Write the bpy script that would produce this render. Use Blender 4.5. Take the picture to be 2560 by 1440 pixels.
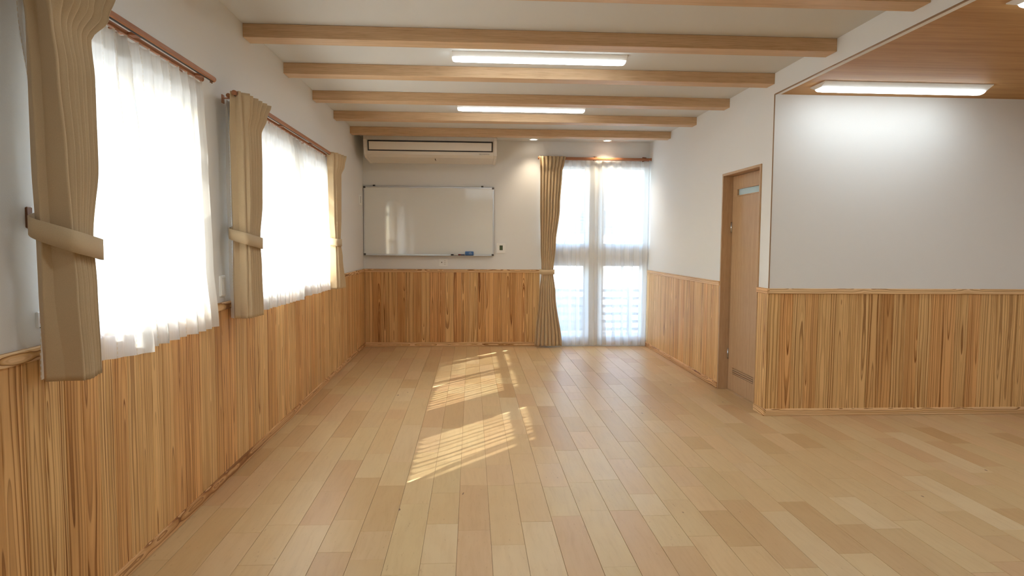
import bpy, bmesh, math, random
import numpy as np
from mathutils import Vector, Matrix
random.seed(7)
S = bpy.context.scene
COL = S.collection
for o in list(bpy.data.objects):
    bpy.data.objects.remove(o)

# ------------------------------------------------------------------ camera
F_PX, YAW, PITCH, ROLL, CAM_H = 1689.75, 0.0599, 0.0655, 0.0068, 1.4012
XL, XR, YB, YP = -1.4432, 2.4168, 9.1655, 5.3614      # left wall, right wall, far wall, partition
ZC, ZW, ZR = 2.7748, 2.608, 1.0519                    # ceiling, wood ceiling, top of chair rail
XE, YN = 6.6, -2.6                                    # unseen right and near ends of the room
cy, sy = math.cos(YAW), math.sin(YAW)
cp, sp = math.cos(PITCH), math.sin(PITCH)
fwd = Vector((sy*cp, cy*cp, -sp)); right0 = Vector((cy, -sy, 0)); up0 = right0.cross(fwd)
cr, sr = math.cos(ROLL), math.sin(ROLL)
RGT = cr*right0 + sr*up0
UPV = -sr*right0 + cr*up0
cam = bpy.data.cameras.new('camera')
cam_o = bpy.data.objects.new('camera', cam); COL.objects.link(cam_o)
M = Matrix((RGT, UPV, -fwd)).transposed().to_4x4()
M.translation = Vector((0, 0, CAM_H))
cam_o.matrix_world = M
cam.sensor_fit = 'HORIZONTAL'; cam.sensor_width = 36; cam.lens = F_PX*36/2560
cam.clip_start = 0.05; cam.clip_end = 300
S.camera = cam_o

# ------------------------------------------------------------------ exposure, sky, sun, ceiling lamps outside the frame
S.view_settings.view_transform = 'Standard'
S.view_settings.look = 'None'
S.view_settings.gamma = 1
S.view_settings.use_curve_mapping = False
S.view_settings.exposure = 0.53
SUN_EL = math.radians(33.6)
SUN_AZ = math.atan2(0.6545, 0.756)                    # travel direction in plan, from +Y towards +X
SUN_STR, SKY_STR, LED = 19.0, 1.55, 12.1
LED_COL = (0.87, 0.985, 1.04)
W = bpy.data.worlds.new('sky'); S.world = W; W.use_nodes = True
wn = W.node_tree.nodes; wl = W.node_tree.links
sky = wn.new('ShaderNodeTexSky'); sky.sky_type = 'NISHITA'; sky.sun_disc = False
sky.sun_elevation = SUN_EL; sky.sun_rotation = SUN_AZ + math.pi; sky.air_density = 1.0; sky.dust_density = 1.2
wl.new(sky.outputs[0], wn['Background'].inputs[0]); wn['Background'].inputs[1].default_value = SKY_STR
sl = bpy.data.lights.new('sun', 'SUN'); sl.energy = SUN_STR; sl.angle = math.radians(0.53); sl.color = (1, 0.96, 0.90)
so = bpy.data.objects.new('sun', sl); COL.objects.link(so)
sd = Vector((math.sin(SUN_AZ)*math.cos(SUN_EL), math.cos(SUN_AZ)*math.cos(SUN_EL), -math.sin(SUN_EL)))
so.rotation_euler = sd.to_track_quat('-Z', 'Y').to_euler(); so.location = (-6, -2, 6)
for (lx, ly, lz, sxx, syy, en) in ((0.49, 3.08, 2.70, 1.27, 0.10, 1.0), (0.49, 1.2, 2.70, 1.27, 0.10, 1.0), (0.49, -0.7, 2.70, 1.27, 0.10, 1.0),
                                   (3.22, 1.35, 2.54, 1.27, 0.10, 1.0), (4.9, 3.15, 2.54, 1.27, .1, 1.0), (4.9, 1.2, 2.54, 1.27, 0.10, 1.0)):
    al = bpy.data.lights.new('led_panel', 'AREA'); al.shape = 'RECTANGLE'; al.size = sxx; al.size_y = syy
    al.energy = LED*en*math.pi*sxx*syy*1.6; al.color = LED_COL
    ao = bpy.data.objects.new('led_panel', al); COL.objects.link(ao); ao.location = (lx, ly, lz)
S.cycles.use_denoising = True
S.cycles.max_bounces = 10; S.cycles.diffuse_bounces = 6; S.cycles.transparent_max_bounces = 24
S.cycles.sample_clamp_indirect = 6.0
S.cycles.caustics_reflective = False; S.cycles.caustics_refractive = False

# ------------------------------------------------------------------ materials
class NT:
    def __init__(s, name):
        s.m = bpy.data.materials.new(name); s.m.use_nodes = True
        s.n = s.m.node_tree.nodes; s.l = s.m.node_tree.links
        s.b = s.n['Principled BSDF']; s.out = s.n['Material Output']
    def node(s, t, **kw):
        x = s.n.new(t)
        for k, v in kw.items(): setattr(x, k, v)
        return x
    def put(s, sock, v):
        if isinstance(v, bpy.types.NodeSocket): s.l.new(v, sock)
        else: sock.default_value = v
    def math(s, op, a, b=0.0, c=0.0):
        x = s.node('ShaderNodeMath', operation=op)
        s.put(x.inputs[0], a); s.put(x.inputs[1], b)
        if op in ('MULTIPLY_ADD',): s.put(x.inputs[2], c)
        return x.outputs[0]
    def attr(s, name, out='Fac'):
        x = s.node('ShaderNodeAttribute'); x.attribute_name = name; return x.outputs[out]
    def xyz(s, v):
        x = s.node('ShaderNodeSeparateXYZ'); s.put(x.inputs[0], v); return x.outputs
    def comb(s, a, b, c):
        x = s.node('ShaderNodeCombineXYZ')
        for i, v in enumerate((a, b, c)): s.put(x.inputs[i], v)
        return x.outputs[0]
    def noise(s, vec, scale=1.0, detail=2.0, rough=0.5, w=None):
        x = s.node('ShaderNodeTexNoise')
        if w is not None: x.noise_dimensions = '4D'; s.put(x.inputs['W'], w)
        s.put(x.inputs['Vector'], vec); x.inputs['Scale'].default_value = scale
        x.inputs['Detail'].default_value = detail; x.inputs['Roughness'].default_value = rough
        return x.outputs[0]
    def ramp(s, fac, stops, interp='LINEAR'):
        x = s.node('ShaderNodeValToRGB'); x.color_ramp.interpolation = interp
        e = x.color_ramp.elements
        while len(e) > 1: e.remove(e[0])
        e[0].position = stops[0][0]; e[0].color = (*stops[0][1], 1)
        for p, c in stops[1:]:
            k = e.new(p); k.color = (*c, 1)
        s.put(x.inputs[0], fac); return x.outputs[0]
    def mix(s, fac, a, b, blend='MIX'):
        x = s.node('ShaderNodeMix', data_type='RGBA', blend_type=blend)
        s.put(x.inputs[0], fac)
        for i, v in ((6, a), (7, b)):
            s.put(x.inputs[i], (*v, 1) if isinstance(v, tuple) and len(v) == 3 else v)
        return x.outputs[2]
    def bump(s, h, strength=0.2, dist=0.002):
        x = s.node('ShaderNodeBump'); x.inputs['Strength'].default_value = strength; x.inputs['Distance'].default_value = dist
        s.put(x.inputs['Height'], h); s.l.new(x.outputs[0], s.b.inputs['Normal'])
    def base(s, c, rough=0.6, spec=0.35, metal=0.0):
        s.put(s.b.inputs['Base Color'], (*c, 1) if isinstance(c, tuple) else c)
        s.put(s.b.inputs['Roughness'], rough); s.b.inputs['Specular IOR Level'].default_value = spec
        s.b.inputs['Metallic'].default_value = metal
        return s.m

def plain(name, c, rough=0.5, spec=0.4, metal=0.0, grain=0.0):
    t = NT(name)
    if grain:
        co = t.node('ShaderNodeTexCoord').outputs['Object']
        n = t.noise(co, 90, 3)
        t.bump(n, grain, 0.001)
        k = t.mix(t.noise(co, 3, 2), tuple(x*0.97 for x in c), tuple(min(1, x*1.03) for x in c))
        return t.base(k, rough, spec, metal)
    return t.base(c, rough, spec, metal)

def paper(name, c):
    t = NT(name)
    co = t.node('ShaderNodeNewGeometry').outputs['Position']
    n = t.noise(co, 420, 4, 0.6)
    v = t.node('ShaderNodeTexVoronoi'); t.put(v.inputs['Vector'], co); v.inputs['Scale'].default_value = 260
    t.bump(t.math('ADD', n, t.math('MULTIPLY', v.outputs['Distance'], 0.6)), 0.22, 0.0015)
    k = t.mix(t.noise(co, 1.3, 2), tuple(x*0.985 for x in c), c)
    return t.base(k, 0.85, 0.2)

def cedar(name, bright=1.0, scale=1.0, light=(0.79, 0.525, 0.245), mid=(0.575, 0.33, 0.125), dark=(0.24, 0.09, 0.018), d0=0.0, dr=0.026, wob=0.095, wy=1.0, slk=0.06):
    t = NT(name)
    g = t.xyz(t.attr('gco', 'Vector')); r = t.attr('rnd')
    h = lambda k: t.math('FRACT', t.math('MULTIPLY', r, k))
    x, y, z = g[0], g[1], g[2]
    w = t.math('MULTIPLY', r, 91.7)
    n1 = t.math('SUBTRACT', t.noise(t.comb(t.math('MULTIPLY', x, 9), t.math('MULTIPLY', y, 1.6), z), 1.0, 2, 0.5, w), 0.5)
    n2 = t.math('SUBTRACT', t.noise(t.comb(t.math('MULTIPLY', x, 4), t.math('MULTIPLY', y, wy), 3.0), 1.0, 3, 0.45, w), 0.5)
    cx = t.math('MULTIPLY', t.math('SUBTRACT', h(7.13), 0.5), 0.085)
    xx = t.math('ADD', t.math('SUBTRACT', x, cx), t.math('MULTIPLY', n1, 0.03))
    sl_ = t.math('MULTIPLY', t.math('SUBTRACT', h(29.3), 0.5), slk)
    d = t.math('ADD', t.math('MULTIPLY_ADD', h(13.7), dr, d0), t.math('MULTIPLY', sl_, y))
    dd = t.math('ADD', d, t.math('MULTIPLY', n2, wob))
    rad = t.math('SQRT', t.math('ADD', t.math('MULTIPLY', xx, xx), t.math('MULTIPLY', dd, dd)))
    rad = t.math('ADD', rad, t.math('MULTIPLY', z, 0.6))
    per = t.math('MULTIPLY_ADD', h(3.7), 0.009, 0.013*scale)
    jit = t.noise(t.comb(t.math('MULTIPLY', rad, 75), t.math('MULTIPLY', y, 0.25), 7.0), 1.0, 2, 0.6, w)
    q = t.math('ADD', t.math('DIVIDE', rad, per), t.math('MULTIPLY', jit, 2.2))
    saw = t.math('FRACT', q)
    wn_ = t.node('ShaderNodeTexWhiteNoise', noise_dimensions='2D'); t.put(wn_.inputs['Vector'], t.comb(t.math('FLOOR', q), r, 0.0))
    stg = t.math('MULTIPLY_ADD', wn_.outputs['Value'], 0.55, 0.45)
    lt = tuple(min(1, c*bright) for c in light); md = tuple(c*bright for c in mid); dk = tuple(c*bright for c in dark)
    c = t.mix(stg, lt, t.ramp(saw, [(0.0, lt), (0.36, lt), (0.66, md), (0.87, dk), (0.94, dk), (1.0, lt)]))
    fine = t.noise(t.comb(t.math('MULTIPLY', x, 420), t.math('MULTIPLY', y, 6), z), 1.0, 2, 0.5, w)
    c = t.mix(0.45, c, t.ramp(fine, [(0.3, (0.8, 0.76, 0.7)), (0.65, (1.08, 1.06, 1.05))]), 'MULTIPLY')
    blot = t.noise(t.comb(t.math('MULTIPLY', x, 14), t.math('MULTIPLY', y, 1.1), 0.0), 1.0, 2, 0.5, t.math('ADD', w, 5.0))
    c = t.mix(1.0, c, t.ramp(blot, [(0.25, (0.80, 0.72, 0.62)), (0.5, (1, 1, 1)), (0.75, (1.07, 1.05, 1.0))]), 'MULTIPLY')
    tint = t.ramp(h(17.9), [(0.0, (1.0, 0.98, 0.95)), (0.4, (1.06, 1.04, 1.0)), (0.65, (0.95, 0.9, 0.84)), (0.85, (1.0, 0.86, 0.76)), (1.0, (0.88, 0.76, 0.64))])
    c = t.mix(1.0, c, tint, 'MULTIPLY')
    t.bump(saw, 0.05, 0.0006)
    return t.base(c, 0.5, 0.3)

def maple(name):
    t = NT(name)
    g = t.xyz(t.attr('gco', 'Vector')); r = t.attr('rnd'); w = t.math('MULTIPLY', r, 77.7)
    x, y = g[0], g[1]
    base = t.ramp(t.math('FRACT', t.math('MULTIPLY', r, 19.3)),
                  [(0.0, (0.637, 0.459, 0.247)), (0.2, (0.598, 0.407, 0.204)), (0.34, (0.637, 0.426, 0.223)), (0.5, (0.617, 0.445, 0.231)),
                   (0.66, (0.539, 0.342, 0.160)), (0.78, (0.598, 0.384, 0.204)), (0.9, (0.666, 0.491, 0.278)), (1.0, (0.519, 0.320, 0.148))])
    warp = t.noise(t.comb(t.math('MULTIPLY', x, 5), t.math('MULTIPLY', y, 2.2), 0.0), 1.0, 3, 0.55, w)
    xs = t.math('ADD', t.math('MULTIPLY', x, 46), t.math('MULTIPLY', warp, 4))
    st = t.noise(t.comb(xs, t.math('MULTIPLY', y, 3.5), 0.0), 1.0, 4, 0.6, w)
    c = t.mix(1.0, base, t.ramp(st, [(0.25, (0.92, 0.885, 0.85)), (0.5, (1, 1, 1)), (0.75, (1.03, 1.03, 1.03))]), 'MULTIPLY')
    cloud = t.noise(t.comb(t.math('MULTIPLY', x, 12), t.math('MULTIPLY', y, 5), 2.0), 1.0, 3, 0.5, w)
    c = t.mix(1.0, c, t.ramp(cloud, [(0.3, (0.965, 0.94, 0.92)), (0.6, (1.01, 1.01, 1.01))]), 'MULTIPLY')
    fl = t.noise(t.comb(t.math('MULTIPLY', x, 90), t.math('MULTIPLY', y, 22), 0.0), 1.0, 2, 0.5, w)
    c = t.mix(t.ramp(fl, [(0.665, (0, 0, 0)), (0.78, (0.55, 0.55, 0.55))]), c, (0.36, 0.19, 0.09))
    kn = t.noise(t.comb(t.math('MULTIPLY', x, 26), t.math('MULTIPLY', y, 11), 4.0), 1.0, 0, 0.5, w)
    c = t.mix(t.ramp(kn, [(0.845, (0, 0, 0)), (0.87, (0.9, 0.9, 0.9))]), c, (0.13, 0.05, 0.025))
    t.bump(st, 0.04, 0.0004)
    return t.base(c, t.math('MULTIPLY_ADD', cloud, 0.12, 0.30), 0.4)

def oak(name, c0, c1, rough=0.5, k=1.0):
    t = NT(name)
    g = t.xyz(t.attr('gco', 'Vector')); r = t.attr('rnd'); w = t.math('MULTIPLY', r, 57.3)
    x = t.math('ADD', g[0], g[2]); y = g[1]
    a = t.noise(t.comb(t.math('MULTIPLY', x, 30*k), t.math('MULTIPLY', y, 1.1*k), 0.0), 1.0, 4, 0.6, w)
    b = t.noise(t.comb(t.math('MULTIPLY', x, 260*k), t.math('MULTIPLY', y, 7*k), 0.0), 1.0, 3, 0.6, w)
    c = t.ramp(a, [(0.3, c1), (0.62, c0)])
    c = t.mix(0.8, c, t.ramp(b, [(0.34, (0.78, 0.74, 0.68)), (0.52, (1, 1, 1)), (0.7, (1.05, 1.05, 1.04))]), 'MULTIPLY')
    t.bump(b, 0.06, 0.0005)
    return t.base(c, rough, 0.3)

def cloth(name, c):
    t = NT(name)
    co = t.node('ShaderNodeTexCoord').outputs['Object']
    n = t.noise(co, 380, 3, 0.6)
    k = t.mix(n, tuple(x*0.86 for x in c), tuple(x*1.12 for x in c))
    p = t.xyz(co)
    rib = t.noise(t.comb(t.math('MULTIPLY', p[0], 60), t.math('MULTIPLY', p[1], 60), t.math('MULTIPLY', p[2], 900)), 1.0, 1)
    k = t.mix(t.math('MULTIPLY', rib, 0.25), k, tuple(x*0.75 for x in c))
    t.bump(n, 0.25, 0.001)
    m = t.base(k, 0.9, 0.15)
    t.b.inputs['Sheen Weight'].default_value = 0.15
    tr = t.node('ShaderNodeBsdfTranslucent'); t.put(tr.inputs[0], k)
    mx = t.node('ShaderNodeMixShader'); mx.inputs[0].default_value = 0.05
    t.l.new(t.b.outputs[0], mx.inputs[1]); t.l.new(tr.outputs[0], mx.inputs[2]); t.l.new(mx.outputs[0], t.out.inputs[0])
    return m

def sheer(name, k=0.5, a=0.5):
    # open voile: gaps between threads close up as a ray meets the weave more obliquely (open share = k (1 - a / cos))
    t = NT(name)
    geo = t.node('ShaderNodeNewGeometry')
    dt = t.node('ShaderNodeVectorMath', operation='DOT_PRODUCT')
    t.l.new(geo.outputs['Normal'], dt.inputs[0]); t.l.new(geo.outputs['Incoming'], dt.inputs[1])
    c = t.math('MAXIMUM', t.math('ABSOLUTE', dt.outputs['Value']), 0.12)
    g = t.xyz(t.attr('gco', 'Vector'))
    thr = t.math('FRACT', t.math('MULTIPLY', g[0], 8.3))
    stripe = t.math('MULTIPLY', t.math('LESS_THAN', thr, 0.035), t.math('LESS_THAN', t.math('FRACT', t.math('MULTIPLY', g[1], 55.0)), 0.6))
    dens = t.math('MULTIPLY_ADD', t.noise(t.comb(t.math('MULTIPLY', g[0], 160), t.math('MULTIPLY', g[1], 3), 0.0), 1.0, 2), 0.5, 0.75)
    tt = t.math('MULTIPLY', t.math('MAXIMUM', t.math('SUBTRACT', 1.0, t.math('DIVIDE', t.math('MULTIPLY', dens, a), c)), 0.0), k)
    tt = t.math('MULTIPLY', tt, t.math('SUBTRACT', 1.0, t.math('MULTIPLY', stripe, 0.5)))
    df = t.node('ShaderNodeBsdfDiffuse'); tl = t.node('ShaderNodeBsdfTranslucent'); tp = t.node('ShaderNodeBsdfTransparent')
    col = t.mix(stripe, (0.90, 0.89, 0.87), (0.80, 0.70, 0.52))
    t.put(df.inputs[0], col); t.put(tl.inputs[0], col)
    m1 = t.node('ShaderNodeMixShader'); m1.inputs[0].default_value = 0.5
    t.l.new(df.outputs[0], m1.inputs[1]); t.l.new(tl.outputs[0], m1.inputs[2])
    m2 = t.node('ShaderNodeMixShader'); t.put(m2.inputs[0], tt)
    t.l.new(m1.outputs[0], m2.inputs[1]); t.l.new(tp.outputs[0], m2.inputs[2]); t.l.new(m2.outputs[0], t.out.inputs[0])
    return t.m

def glass(name, tint=(0.95, 0.98, 0.97), frost=0.0):
    t = NT(name)
    tp = t.node('ShaderNodeBsdfTransparent'); t.put(tp.inputs[0], (*tint, 1))
    gl = t.node('ShaderNodeBsdfGlossy'); gl.inputs['Roughness'].default_value = 0.02
    geo = t.node('ShaderNodeNewGeometry'); dt = t.node('ShaderNodeVectorMath', operation='DOT_PRODUCT')
    t.l.new(geo.outputs['Normal'], dt.inputs[0]); t.l.new(geo.outputs['Incoming'], dt.inputs[1])
    c = t.math('SUBTRACT', 1.0, t.math('ABSOLUTE', dt.outputs['Value']))
    fr = t.math('MULTIPLY_ADD', t.math('POWER', c, 5.0), 0.7, 0.03)
    mx = t.node('ShaderNodeMixShader'); t.put(mx.inputs[0], fr)
    t.l.new(tp.outputs[0], mx.inputs[1]); t.l.new(gl.outputs[0], mx.inputs[2])
    if frost:
        df = t.node('ShaderNodeBsdfTranslucent'); t.put(df.inputs[0], (*tint, 1))
        d2 = t.node('ShaderNodeBsdfDiffuse'); t.put(d2.inputs[0], (*tint, 1))
        ma = t.node('ShaderNodeMixShader'); ma.inputs[0].default_value = 0.5
        t.l.new(df.outputs[0], ma.inputs[1]); t.l.new(d2.outputs[0], ma.inputs[2])
        mb_ = t.node('ShaderNodeMixShader'); mb_.inputs[0].default_value = frost
        t.l.new(mx.outputs[0], mb_.inputs[1]); t.l.new(ma.outputs[0], mb_.inputs[2])
        t.l.new(mb_.outputs[0], t.out.inputs[0])
    else:
        t.l.new(mx.outputs[0], t.out.inputs[0])
    return t.m

def lamp(name, c, s):
    t = NT(name); t.base((0.9, 0.9, 0.9), 0.4)
    t.b.inputs['Emission Color'].default_value = (*c, 1); t.b.inputs['Emission Strength'].default_value = s
    return t.m

WALL = paper('white_wallpaper', (0.805, 0.797, 0.78))
CEIL = paper('ceiling_paper', (0.64, 0.622, 0.585))
CEDAR = cedar('cedar_board')
CEDAR_T = cedar('cedar_trim', 1.03, 0.9, d0=0.0, dr=0.012, wob=0.13, wy=3.0, slk=0.0, light=(0.80, 0.57, 0.33))
MAPLE = maple('maple_plank')
GAP = plain('plank_gap', (0.40, 0.22, 0.10), 0.8, 0.1)
BEAM = oak('oak_beam', (0.66, 0.45, 0.27), (0.56, 0.36, 0.20))
WOODC = oak('oak_ceiling_sheet', (0.51, 0.285, 0.105), (0.41, 0.21, 0.068), 0.65, 0.6)
DOORW = oak('oak_door', (0.53, 0.345, 0.195), (0.45, 0.28, 0.15), 0.45, 1.3)
TRIMB = oak('edge_bead', (0.36, 0.22, 0.12), (0.30, 0.18, 0.10))
RAILW = oak('red_brown_rail', (0.43, 0.185, 0.09), (0.34, 0.135, 0.062), 0.4, 1.5)
HOOKW = plain('brown_hook', (0.20, 0.085, 0.035), 0.45)
DRAPE = cloth('beige_drape', (0.61, 0.46, 0.285))
SHEER = sheer('white_voile', 0.64, 0.57)
HEM = sheer('voile_hem', 0.30, 0.55)
GLASS = glass('clear_glass')
FROST = glass('frosted_glass', (0.72, 0.80, 0.78), 0.85)
SASH = plain('white_sash', (0.72, 0.72, 0.70), 0.4)
WHITEP = plain('white_plastic', (0.86, 0.85, 0.82), 0.4)
ACP = plain('cream_plastic', (0.76, 0.70, 0.61), 0.45)
BLACK = plain('black_slot', (0.018, 0.013, 0.010), 0.5)
GREYM = plain('grey_mark', (0.42, 0.36, 0.30), 0.5)
LOGOM = plain('faint_mark', (0.60, 0.54, 0.46), 0.5)
ALU = plain('aluminium', (0.62, 0.62, 0.62), 0.35, 0.5, 0.9)
DKPL = plain('dark_corner', (0.09, 0.08, 0.07), 0.5)
SPRING = plain('steel_hinge', (0.55, 0.56, 0.58), 0.25, 0.5, 1.0)
LEDM = lamp('led_diffuser', LED_COL, LED)
DOWN = lamp('downlight_lens', (1.0, 0.88, 0.70), 7.0)

# ------------------------------------------------------------------ mesh helpers
class MB:
    """collects vertices / faces with grain coordinates (gco) and a per-piece random number (rnd)"""
    def __init__(s): s.v = []; s.f = []; s.g = []; s.r = []; s.smooth = False
    def add(s, vs, fs, axes=(0, 1, 2), c=None, rnd=None):
        n = len(s.v); vs = [tuple(p) for p in vs]
        if c is None:
            c = [(min(p[i] for p in vs)+max(p[i] for p in vs))/2 for i in range(3)]
        if rnd is None: rnd = random.random()
        for p in vs:
            q = [p[i]-c[i] for i in range(3)]
            s.g.append((q[axes[0]], q[axes[1]], q[axes[2]])); s.r.append(rnd)
        s.v += vs; s.f += [tuple(n+i for i in f) for f in fs]
        return s
    def box(s, lo, hi, ch=0.0, axes=(0, 1, 2), rnd=None):
        x0, y0, z0 = lo; x1, y1, z1 = hi
        if ch <= 0:
            vs = [(x, y, z) for z in (z0, z1) for x, y in ((x0, y0), (x1, y0), (x1, y1), (x0, y1))]
            fs = [(3, 2, 1, 0), (4, 5, 6, 7), (0, 1, 5, 4), (1, 2, 6, 5), (2, 3, 7, 6), (3, 0, 4, 7)]
            return s.add(vs, fs, axes, None, rnd)
        c = min(ch, (x1-x0)/2.01, (y1-y0)/2.01, (z1-z0)/2.01)
        def ring(ix, z): return [(x0+ix, y0+ix, z), (x1-ix, y0+ix, z), (x1-ix, y1-ix, z), (x0+ix, y1-ix, z)]
        vs = ring(c, z0) + ring(0, z0+c) + ring(0, z1-c) + ring(c, z1)
        fs = [(3, 2, 1, 0), (12, 13, 14, 15)]
        for k in range(3):
            for i in range(4):
                j = (i+1) % 4; fs.append((4*k+i, 4*k+j, 4*k+4+j, 4*k+4+i))
        return s.add(vs, fs, axes, None, rnd)
    def prism(s, prof, axis, a0, a1, axes=(0, 1, 2), rnd=None):
        """prof: 2D points in the two axes other than `axis`, in order"""
        oth = [i for i in range(3) if i != axis]
        vs = []
        for a in (a0, a1):
            for p in prof:
                q = [0, 0, 0]; q[axis] = a; q[oth[0]] = p[0]; q[oth[1]] = p[1]; vs.append(q)
        n = len(prof)
        fs = [tuple(range(n))[::-1], tuple(range(n, 2*n))] + [(i, (i+1) % n, n+(i+1) % n, n+i) for i in range(n)]
        return s.add(vs, fs, axes, None, rnd)
    def tube(s, pts, r, n=10, cap=True):
        pts = [Vector(p) for p in pts]; rs = r if isinstance(r, (list, tuple)) else [r]*len(pts)
        vs = []; ref = None
        for i, p in enumerate(pts):
            d = (pts[min(i+1, len(pts)-1)]-pts[max(i-1, 0)]).normalized()
            if ref is None: ref = Vector((0, 0, 1)) if abs(d.z) < 0.9 else Vector((1, 0, 0))
            a = d.cross(ref).normalized(); b = d.cross(a).normalized()
            vs += [tuple(p + rs[i]*(math.cos(2*math.pi*k/n)*a + math.sin(2*math.pi*k/n)*b)) for k in range(n)]
        fs = []
        for i in range(len(pts)-1):
            for k in range(n):
                fs.append((i*n+k, i*n+(k+1) % n, (i+1)*n+(k+1) % n, (i+1)*n+k))
        if cap: fs += [tuple(range(n))[::-1], tuple((len(pts)-1)*n+k for k in range(n))]
        return s.add(vs, fs)
    def grid(s, rows, gc=None, closed=False):
        nu = len(rows[0]); vs = [p for r in rows for p in r]
        fs = []
        for j in range(len(rows)-1):
            for i in range(nu if closed else nu-1):
                k = (i+1) % nu
                fs.append((j*nu+i, j*nu+k, (j+1)*nu+k, (j+1)*nu+i))
        n = len(s.v); s.v += [tuple(p) for p in vs]; s.f += [tuple(n+i for i in f) for f in fs]
        s.g += gc if gc else [(p[0], p[1], p[2]) for p in vs]; s.r += [0.5]*len(vs)
        return s
    def build(s, name, mat, parent=None, smooth=False, origin=None, fix=True):
        P = np.array(s.v, dtype=float)
        c = np.array(origin) if origin is not None else (P.min(0)+P.max(0))/2
        me = bpy.data.meshes.new(name)
        me.from_pydata([tuple(p) for p in (P-c)], [], s.f)
        a = me.attributes.new('gco', 'FLOAT_VECTOR', 'POINT'); a.data.foreach_set('vector', np.array(s.g, dtype=np.float32).ravel())
        b = me.attributes.new('rnd', 'FLOAT', 'POINT'); b.data.foreach_set('value', np.array(s.r, dtype=np.float32))
        me.materials.append(mat)
        if fix:
            bm = bmesh.new(); bm.from_mesh(me); bmesh.ops.recalc_face_normals(bm, faces=bm.faces); bm.to_mesh(me); bm.free()
        if smooth: me.polygons.foreach_set('use_smooth', [True]*len(me.polygons))
        o = bpy.data.objects.new(name, me); COL.objects.link(o)
        place(o, c, parent)
        return o

WPOS = {}
def place(o, c, parent):
    WPOS[o.name] = Vector(c)
    if parent is not None:
        o.parent = parent; o.location = Vector(c) - WPOS[parent.name]
    else: o.location = Vector(c)

def empty(name, loc, label=None, cat=None, group=None, kind=None):
    o = bpy.data.objects.new(name, None); COL.objects.link(o); o.empty_display_size = 0.05
    place(o, loc, None); tag(o, label, cat, group, kind); return o

def tag(o, label=None, cat=None, group=None, kind=None):
    for k, v in (('label', label), ('category', cat), ('group', group), ('kind', kind)):
        if v: o[k] = v
    return o

def struct(o): o['kind'] = 'structure'; return o

def wall_slab(name, ax, pos, thick, u0, u1, z0, z1, holes, mat):
    """upright slab whose room face is at `pos` on axis ax; thick is signed, away from the room; holes = (u0,u1,z0,z1)"""
    oth = 1 - ax
    us = sorted({u0, u1, *[h[0] for h in holes], *[h[1] for h in holes]})
    zs = sorted({z0, z1, *[h[2] for h in holes], *[h[3] for h in holes]})
    def solid(i, j):
        if i < 0 or j < 0 or i >= len(us)-1 or j >= len(zs)-1: return False
        a, b = (us[i]+us[i+1])/2, (zs[j]+zs[j+1])/2
        return not any(h[0] < a < h[1] and h[2] < b < h[3] for h in holes)
    idx = {}; vs = []; fs = []
    def V(i, j, k):
        if (i, j, k) not in idx:
            q = [0, 0, zs[j]]; q[ax] = pos + (thick if k else 0); q[oth] = us[i]
            idx[(i, j, k)] = len(vs); vs.append(q)
        return idx[(i, j, k)]
    for i in range(len(us)-1):
        for j in range(len(zs)-1):
            if not solid(i, j): continue
            for k in (0, 1): fs.append((V(i, j, k), V(i+1, j, k), V(i+1, j+1, k), V(i, j+1, k)))
            if not solid(i-1, j): fs.append((V(i, j, 0), V(i, j+1, 0), V(i, j+1, 1), V(i, j, 1)))
            if not solid(i+1, j): fs.append((V(i+1, j, 0), V(i+1, j+1, 0), V(i+1, j+1, 1), V(i+1, j, 1)))
            if not solid(i, j-1): fs.append((V(i, j, 0), V(i+1, j, 0), V(i+1, j, 1), V(i, j, 1)))
            if not solid(i, j+1): fs.append((V(i, j+1, 0), V(i+1, j+1, 0), V(i+1, j+1, 1), V(i, j+1, 1)))
    return struct(MB().add(vs, fs).build(name, mat))

# ------------------------------------------------------------------ room shell
WIN1 = (2.40, 3.52, 1.09, 2.09); WIN2 = (4.20, 6.62, 1.09, 2.09)
BW = [(0.955, 1.575, 1.375, 2.455), (1.780, 2.395, 1.375, 2.455), (0.955, 1.575, 0.10, 1.135), (1.780, 2.395, 0.10, 1.135)]
TH = 0.15
wall_left = wall_slab('wall_left', 0, XL, -TH, YN-TH, YB+TH, -0.05, ZC+0.1, [WIN1, WIN2], WALL)
wall_far = wall_slab('wall_far', 1, YB, TH, XL, XR, -0.05, ZC+0.1, BW, WALL)
DOOR = (5.5547, 6.4229, -0.05, 2.081)
wall_right = wall_slab('wall_right', 0, XR, 0.16, YP+0.12, YB, -0.05, ZC+0.1, [DOOR], WALL)
wall_partition = wall_slab('wall_partition', 1, YP, 0.12, XR, XE, -0.05, ZC+0.1, [], WALL)
wall_near = wall_slab('wall_near', 1, YN, -TH, XL, XE+TH, -0.05, ZC+0.1, [], WALL)
wall_end = wall_slab('wall_end', 0, XE, TH, YN, YP+0.12, -0.05, ZC+0.1, [], WALL)
wall_hall = wall_slab('wall_hall', 0, XR+1.3, TH, YP+0.12, YB, -0.05, ZC+0.1, [], WALL)
ceiling = struct(MB().box((XL, YN, ZC), (XR+1.3, YB, ZC+0.1)).build('ceiling', CEIL))
soffit = MB().box((XR, YN, ZW), (XR+0.05, YP, ZC)).build('soffit', WALL, ceiling)
wc = MB().box((XR+0.05, YN, ZW), (XE, YP, ZC+0.1), axes=(1, 0, 2), rnd=0.37).build('ceiling_wood', WOODC); struct(wc)

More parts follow.
